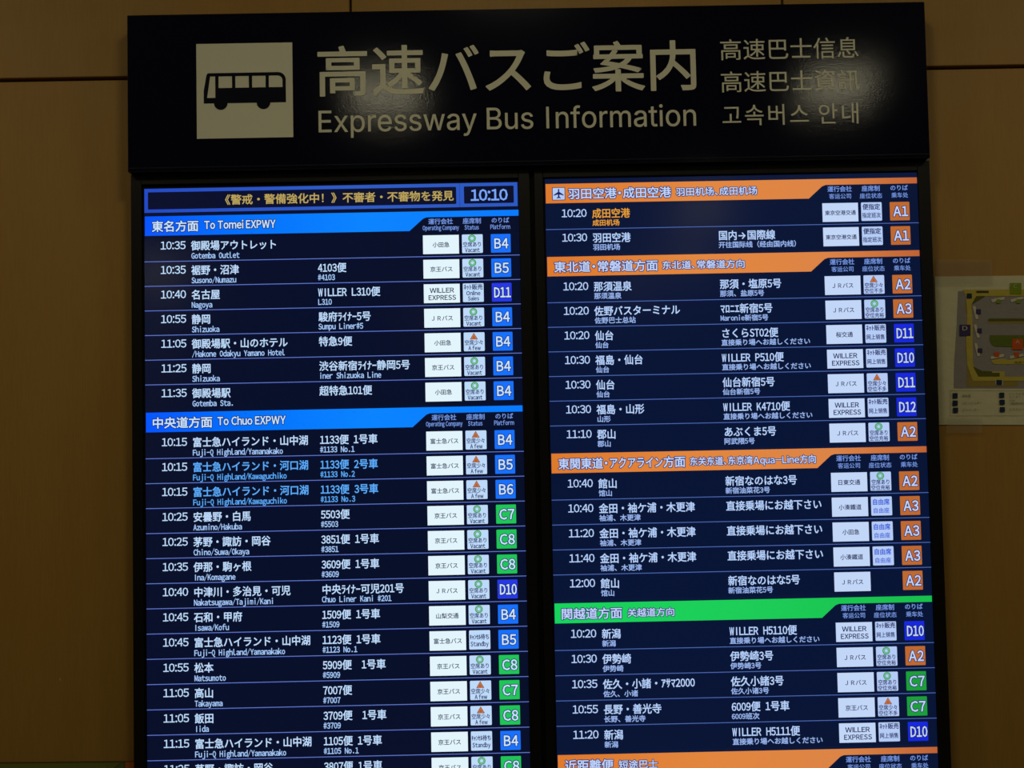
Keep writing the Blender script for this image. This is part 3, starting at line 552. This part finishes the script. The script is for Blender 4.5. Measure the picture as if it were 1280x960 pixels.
blue1 = px('band_blue', (0, 100, 255)); hgrad(blue1, [(0, (0, 84, 255)), (.25, (0, 112, 252)), (.6, (8, 132, 255)), (1, (6, 122, 255))], 0, 0, .68)
oran = px('band_orange', (226, 132, 62)); hgrad(oran, [(0, (222, 122, 44)), (.4, (226, 134, 62)), (.75, (220, 132, 70)), (1, (190, 98, 52))], 0, 0, .68)
gree = px('band_green', (28, 205, 92)); hgrad(gree, [(0, (22, 212, 92)), (.5, (28, 205, 88)), (1, (24, 190, 76))], 0, 0, .68)

secL = [
 (531.1, '東名方面', (13.4, 97.0), 'To Tomei EXPWY', (108.4, 237.2), [
  ('10:35', '御殿場アウトレット', 'Gotemba Outlet', '', '', '小田急', 'vac', 'B4', None),
  ('10:35', '裾野・沼津', 'Susono/Numazu', '4103便', '#4103', '京王バス', 'vac', 'B5', None),
  ('10:40', '名古屋', 'Nagoya', 'WILLER L310便', 'L310', 'WE', 'net', 'D11', None),
  ('10:55', '静岡', 'Shizuoka', '駿府ﾗｲﾅｰ5号', 'Sumpu Liner#5', 'ＪＲバス', 'vac', 'B4', None),
  ('11:05', '御殿場駅・山のホテル', '/Hakone Odakyu Yamano Hotel', '特急9便', '', '小田急', 'few', 'B4', None),
  ('11:25', '静岡', 'Shizuoka', '渋谷新宿ﾗｲﾅｰ静岡5号', 'iner Shizuoka Line', '京王バス', 'vac', 'B4', None),
  ('11:35', '御殿場駅', 'Gotemba Sta.', '超特急101便', '', '小田急', 'vac', 'B4', None)]),
 (173.9, '中央道方面', (12.8, 119.2), 'To Chuo EXPWY', (129.4, 251.6), [
  ('10:15', '富士急ハイランド・山中湖', 'Fuji-Q Highland/Yamanakako', '1133便 1号車', '#1133 No.1', '富士急バス', 'few', 'B4', None),
  ('10:15', '富士急ハイランド・河口湖', 'Fuji-Q Highland/Kawaguchiko', '1133便 2号車', '#1133 No.2', '富士急バス', 'few', 'B5', 'cyan'),
  ('10:15', '富士急ハイランド・河口湖', 'Fuji-Q Highland/Kawaguchiko', '1133便 3号車', '#1133 No.3', '富士急バス', 'few', 'B6', 'cyan'),
  ('10:25', '安曇野・白馬', 'Azumino/Hakuba', '5503便', '#5503', '京王バス', 'vac', 'C7', None),
  ('10:25', '茅野・諏訪・岡谷', 'Chino/Suwa/Okaya', '3851便 1号車', '#3851', '京王バス', 'vac', 'C8', None),
  ('10:35', '伊那・駒ヶ根', 'Ina/Komagane', '3609便 1号車', '#3609', '京王バス', 'vac', 'C8', None),
  ('10:40', '中津川・多治見・可児', 'Nakatsugawa/Tajimi/Kani', '中央ﾗｲﾅｰ可児201号', 'Chuo Liner Kani #201', 'ＪＲバス', 'vac', 'D10', None),
  ('10:45', '石和・甲府', 'Isawa/Kofu', '1509便 1号車', '#1509', '山梨交通', 'vac', 'B4', None),
  ('10:45', '富士急ハイランド・山中湖', 'Fuji-Q Highland/Yamanakako', '1123便 1号車', '#1123 No.1', '富士急バス', 'standby', 'B5', None),
  ('10:55', '松本', 'Matsumoto', '5909便\u30001号車', '#5909', '京王バス', 'vac', 'C8', None),
  ('11:05', '高山', 'Takayama', '7007便', '#7007', '京王バス', 'few', 'C7', None),
  ('11:05', '飯田', 'Iida', '3709便\u30001号車', '#3709', '京王バス', 'few', 'C8', None),
  ('11:15', '富士急ハイランド・山中湖', 'Fuji-Q Highland/Yamanakako', '1105便 1号車', '#1105 No.1', '京王バス', 'standby', 'B4', None),
  ('11:25', '茅野・諏訪・岡谷', 'Chino/Suwa/Okaya', '3807便 1号車', '#3807', '京王バス', 'vac', 'C8', None)]),
]
NAV = '直接乗り場へお越しください'
secR = [
 (577.3, '羽田空港・成田空港', (41.4, 229.0), '羽田机场、成田机场', (238.2, 386.4), 'o', [
  ('10:20', '成田空港', '成田机场', '', '', '東京空港交通', 'bin', 'A1', 'gold'),
  ('10:30', '羽田空港', '羽田机场', '国内→国際線', '开往国际线（经由国内线）', '東京空港交通', 'bin', 'A1', None)]),
 (443.2, '東北道・常磐道方面', (12.8, 201.0), '东北道、常磐道方向', (210.0, 359.5), 'o', [
  ('10:20', '那須温泉', '那须温泉', '那須・塩原5号', '那须、盐原5号', 'ＪＲバス', 'few', 'A2', None),
  ('10:20', '佐野バスターミナル', '佐野巴士总站', 'ﾏﾛﾆｴ新宿5号', 'Maronie新宿5号', 'ＪＲバス', 'vac', 'A3', None),
  ('10:20', '仙台', '仙台', 'さくらST02便', NAV, '桜交通', 'net', 'D11', None),
  ('10:30', '福島・仙台', '仙台', 'WILLER P510便', NAV, 'WE', 'net', 'D10', None),
  ('10:30', '仙台', '仙台', '仙台新宿5号', '仙台新宿5号', 'ＪＲバス', 'few', 'D11', None),
  ('10:30', '福島・山形', '山形', 'WILLER K4710便', NAV, 'WE', 'net', 'D12', None),
  ('11:10', '郡山', '郡山', 'あぶくま5号', '阿武隈5号', 'ＪＲバス', 'vac', 'A2', None)]),
 (85.5, '東関東道・アクアライン方面', (12.8, 241.6), '东关东道、东京湾Aqua-Line方向', (250.6, 478.3), 'o', [
  ('10:40', '館山', '馆山', '新宿なのはな3号', '新宿油菜花3号', '日東交通', 'vac', 'A2', None),
  ('10:40', '金田・袖ケ浦・木更津', '袖浦、木更津', '直接乗場にお越下さい', '', '小湊鐵道', 'free', 'A3', None),
  ('11:20', '金田・袖ケ浦・木更津', '袖浦、木更津', '直接乗場にお越下さい', '', '小田急', 'free', 'A3', None),
  ('11:40', '金田・袖ケ浦・木更津', '袖浦、木更津', '直接乗場にお越下さい', '', '小湊鐵道', 'free', 'A3', None),
  ('12:00', '館山', '馆山', '新宿なのはな5号', '新宿油菜花5号', 'ＪＲバス', '', 'A2', None)]),
 (-183.5, '関越道方面', (12.8, 120.8), '关越道方向', (131.2, 214.8), 'g', [
  ('10:20', '新潟', '新潟', 'WILLER H5110便', NAV, 'WE', 'net', 'D10', None),
  ('10:30', '伊勢崎', '伊势崎', '伊勢崎3号', '伊势崎3号', 'ＪＲバス', 'vac', 'A2', None),
  ('10:35', '佐久・小諸・ｱｻﾏ2000', '佐久、小诸', '佐久小諸3号', '佐久小诸3号', 'ＪＲバス', 'vac', 'C7', None),
  ('10:55', '長野・善光寺', '长野、善光寺', '6009便 1号車', '6009班次', '京王バス', 'few', 'C7', None),
  ('11:20', '新潟', '新潟', 'WILLER H5111便', NAV, 'WE', 'net', 'D10', None)]),
 (-452.5, '近距離便', (12.8, 99.0), '短途巴士', (109.0, 178.0), 'o', []),
]
for z, t1, f1, t2, f2, rows in secL:
    heading(L, PL, 0.0, z, blue1, t1, f1, t2, f2, True)
    for i, r in enumerate(rows): departure(L, PL, 0.0, z-83.05-44.785*i, r, (i == len(rows)-1), True)
for k, (z, t1, f1, t2, f2, c, rows) in enumerate(secR):
    heading(Rr, PR, 730.6, z, gree if c == 'g' else oran, t1, f1, t2, f2, False, icon=(k == 0), kana=.80,
            seclabel='green heading' if c == 'g' else 'orange heading')
    for i, r in enumerate(rows): departure(Rr, PR, 730.6, z-83.75-44.785*i, r, (i == len(rows)-1), False)

# ------------------------------------------------------------------ posters on the timber wall
PCOL = {'paper': (.50, .465, .30), 'grey': (.225, .20, .19), 'ochre': (.25, .18, .045), 'yellow': (.40, .32, .055), 'green': (.085, .09, .018), 'lawn': (.10, .13, .02),
        'white': (.46, .42, .30), 'purple': (.045, .035, .10), 'leaf': (.16, .23, .015), 'orange': (.47, .075, .018), 'navy': (.02, .03, .055), 'dark': (.06, .05, .03), 'line': (.25, .24, .18)}
PM = {}
for k, c in PCOL.items():
    PM[k] = mat('print_'+k, c, .16, .5); bump(PM[k], 38, .55, .003, (1, 1, 1), 4)
POSTER=[
('paper',[(1449.7,398.5),(1660.3,398.6),(1651.9,120.6),(1447.9,123.9)]),
('grey',[(1491.8,370.5),(1644.3,372.0),(1636.9,187.4),(1477.0,190.5),(1479.4,235.6),(1486.3,302.2)]),
('ochre',[(1502.8,235.1),(1513.0,203.8),(1596.7,201.5),(1596.3,191.9),(1501.5,193.0)]),
('ochre',[(1503.9,354.6),(1508.3,354.5),(1507.4,330.0),(1504.4,330.0)]),
('ochre',[(1502.6,281.1),(1507.0,281.0),(1505.3,235.1),(1501.0,257.4)]),
('yellow',[(1500.1,373.0),(1644.4,372.8),(1643.8,359.4),(1524.9,360.6),(1515.4,344.7),(1516.5,316.4),(1514.3,237.1),(1523.4,211.3),(1637.8,209.5),(1637.4,201.4),(1513.0,203.8),(1503.4,234.7),(1503.3,279.6),(1507.4,330.0),(1506.0,361.2)]),
('green',[(1524.9,360.1),(1541.2,359.8),(1516.2,345.4)]),
('green',[(1514.0,230.5),(1530.7,221.7),(1548.8,220.6),(1548.7,217.9),(1562.5,217.7),(1562.2,211.3),(1523.4,211.3)]),
('green',[(1545.5,317.4),(1548.6,318.5),(1642.1,317.0),(1641.9,312.5),(1544.7,314.1)]),
('ochre',[(1544.7,314.1),(1641.9,312.5),(1641.7,307.6),(1545.2,309.5)]),
('lawn',[(1547.4,287.6),(1640.9,285.8),(1640.0,265.1),(1583.6,265.4),(1555.5,266.7),(1549.7,271.3),(1546.7,278.7)]),
('yellow',[(1547.5,241.0),(1569.2,244.5),(1580.1,240.8),(1608.8,245.1),(1626.2,244.8),(1625.7,232.3),(1553.4,233.7)]),
('yellow',[(1548.8,220.6),(1572.4,220.1),(1572.0,210.4),(1563.0,210.6),(1563.2,217.5),(1548.7,217.8)]),
('white',[(1517.2,342.0),(1522.8,341.9),(1527.5,318.1),(1522.6,317.5)]),
('white',[(1518.0,307.8),(1522.9,307.7),(1528.9,283.9),(1523.4,283.4)]),
('white',[(1518.1,273.0),(1523.0,272.9),(1528.3,249.4),(1522.7,248.8)]),
('white',[(1552.5,353.9),(1577.1,358.3),(1577.6,353.4),(1553.7,348.2)]),
('white',[(1588.0,353.2),(1611.9,358.3),(1613.2,354.1),(1589.2,347.6)]),
('white',[(1547.0,247.7),(1571.6,252.8),(1572.0,247.2),(1547.5,242.8)]),
('white',[(1583.2,248.4),(1607.7,252.1),(1608.9,247.9),(1583.0,242.8)]),
('purple',[(1523.3,336.3),(1532.3,336.1),(1532.0,327.1),(1522.9,327.2)]),
('purple',[(1524.0,300.7),(1532.6,300.6),(1532.3,291.8),(1523.7,292.0)]),
('purple',[(1523.3,263.7),(1532.3,263.5),(1532.0,255.2),(1523.0,255.4)]),
('leaf',[(1562.0,354.0),(1569.5,353.8),(1569.2,346.3),(1561.7,346.4)]),
('leaf',[(1598.8,353.2),(1606.6,353.1),(1606.3,345.6),(1598.5,345.7)]),
('orange',[(1554.0,255.9),(1563.3,255.7),(1563.0,246.7),(1553.7,246.9)]),
('orange',[(1591.1,255.2),(1600.2,255.0),(1599.8,246.0),(1590.8,246.1)]),
('purple',[(1491.9,308.0),(1512.0,307.7),(1511.3,287.1),(1491.1,287.5)]),
('leaf',[(1588.3,383.6),(1609.2,383.2),(1608.4,362.8),(1587.5,363.2)]),
('orange',[(1588.4,280.0),(1608.4,279.6),(1607.6,259.5),(1587.6,259.9)]),
('navy',[(1507.3,365.9),(1516.7,365.7),(1516.4,356.6),(1506.9,356.8)]),
('white',[(1554.4,204.8),(1568.3,204.5),(1567.9,194.5),(1554.0,194.8)]),
('navy',[(1555.8,204.5),(1566.5,204.3),(1566.1,195.3),(1555.4,195.5)]),
('dark',[(1525.3,370.4),(1548.3,370.0),(1548.1,366.5),(1525.1,366.9)]),
('line',[(1470.0,186.5),(1637.6,183.2),(1637.6,182.8),(1470.0,186.1)]),
('line',[(1468.3,140.4),(1635.8,137.1),(1635.7,136.7),(1468.3,140.0)]),
('line',[(1470.0,186.5),(1470.5,186.5),(1468.8,140.0),(1468.3,140.0)]),
('navy',[(1474.0,181.8),(1483.4,181.7),(1483.0,172.4),(1473.6,172.6)]),
('navy',[(1473.5,168.4),(1483.2,168.2),(1482.8,158.8),(1473.1,159.0)]),
('navy',[(1473.8,155.1),(1483.2,154.9),(1482.9,145.7),(1473.5,145.9)]),
('navy',[(1560.4,181.1),(1569.7,180.9),(1569.4,171.7),(1560.1,171.8)]),
('navy',[(1560.3,168.1),(1570.1,167.9),(1569.7,158.8),(1560.0,159.0)]),
('navy',[(1560.4,154.5),(1569.8,154.3),(1569.5,145.4),(1560.0,145.5)]),
]
PTEXT=[
('D', 1496.7, 297.1, 1506.1, 305.5) ,
('C', 1594.4, 374.0, 1601.7, 380.8) ,
('A', 1594.5, 270.9, 1601.8, 277.7) ,
('待合室', 1491.5, 174.4, 1506.9, 179.4) ,
('コインロッカー', 1491.0, 161.0, 1527.9, 165.6) ,
('エレベーター', 1491.2, 148.7, 1522.6, 152.8) ,
('インフォメーション', 1577.9, 176.3, 1629.2, 180.9) ,
('センター', 1577.7, 171.1, 1600.5, 174.5) ,
('ATM', 1578.3, 164.6, 1588.4, 168.1) ,
('(国際対応)', 1578.0, 159.0, 1613.2, 162.5) ,
('エスカレーター', 1577.6, 148.1, 1617.6, 152.0) ,
('高速バス', 1591.0, 234.6, 1616.2, 238.7) ,
]

YP = YW-.0015
tb = empty('map_poster', (1.70, YW, .118+ZB)); tag(tb, 'laminated bus terminal map poster taped to the timber wall beside the right screen', 'poster')
def thin(name, pts, y0, y1, m, parent, mid=None):
    """a thin sheet with real thickness"""
    n = len(pts); V = [(a/1000, y0, b/1000+ZB) for a, b in pts]+[(a/1000, y1, b/1000+ZB) for a, b in pts]
    Fs = [list(range(n))[::-1], list(range(n, 2*n))]+[[i, (i+1) % n, n+(i+1) % n, n+i] for i in range(n)]
    return new_obj(name, V, Fs, [m], None, parent, tuple(world_of(parent)) if parent is not None else (0, 0, 0))
px0 = [p for k, p in POSTER if k == 'paper'][0]
thin('sheet', [px0[0], px0[3], (1940, px0[2][1]-7), (1945, px0[1][1]-4)], YP, YW, PM['paper'], tb)
fl = Flat(0, 0, YP)
XMAX = 1915.0
lay = {'grey': 1, 'ochre': 2, 'yellow': 3, 'green': 4, 'lawn': 4, 'white': 5, 'purple': 6, 'leaf': 6, 'orange': 6, 'navy': 7, 'dark': 6, 'line': 2}
nwhite = 0
def ext(p): return [(XMAX if a > 1622 else a, b-(0.02*(XMAX-a) if a > 1622 else 0)) for a, b in p]
for k, p in POSTER:
    if k == 'paper': continue
    ly = lay[k]
    if k == 'white': nwhite += 1
    fl.poly(ext(p), PM[k], ly)
fl.build('printed_map', tb)
fl = Flat(0, 0, YP)
for s, a, b, c, d in PTEXT:
    if len(s) == 1: text(fl, s, 0, b+.3, 10, PM['paper'], 8, ey=(d-b)*1.3, mode='prop', fit=(a, c))
    else: text(fl, s, 0, b+.4, 5, PM['dark'], 8, ey=(d-b)*1.0, mode='cell', fit=(a, c))
fl.build('printed_lettering', tb)
tp = mat('clear_tape', (.36, .31, .24), .3, .4)
tn = tp.node_tree; tb_ = tn.nodes['Principled BSDF']; tb_.inputs['Alpha'].default_value = .10
thin('tape', [(1451.6, 429.4), (1450.4, 382.6), (1555.2, 381.2), (1556.7, 428.0)], YP-.0042, YP-.004, tp, tb)
thin('tape', [(1460.2, 137.0), (1459.4, 108.7), (1525.8, 107.6), (1526.7, 135.9)], YP-.0042, YP-.004, tp, tb)
# lower left sheet, only its upper edge in view
lp = empty('wall_notice', (-.10, YW, -.90+ZB)); tag(lp, 'green and orange printed notice on the timber wall below left of the board', 'poster')
pg = mat('notice_green', (.13, .155, .022), .5, .3); po = mat('notice_orange', (.46, .11, .018), .5, .3); pd = mat('notice_dark', (.07, .075, .02), .5, .3)
thin('sheet', [(-420, -449.2), (-420, -900), (60, -900), (60, -454.9)], YP, YW, pg, lp)
fl = Flat(0, 0, YP)
fl.poly([(-52, -453.5), (-52, -900), (60, -900), (60, -454.9)], po, 1)
fl.poly([(-74, -620)]+[(-74, -478), (-70, -466), (-62, -458.5), (-51, -456.5), (-51, -620)], pd, 2)
fl.poly([(-72, -620), (-72, -479), (-68.6, -468), (-61.4, -460.5), (-53, -458.5), (-53, -620)], mat('notice_shape', (.10, .115, .03), .5, .3), 3)
fl.poly([(-420, -449.2), (-420, -451.5), (60, -457.2), (60, -454.9)], mat('notice_edge', (.20, .075, .02), .5, .3), 3)
fl.build('printed_picture', lp)
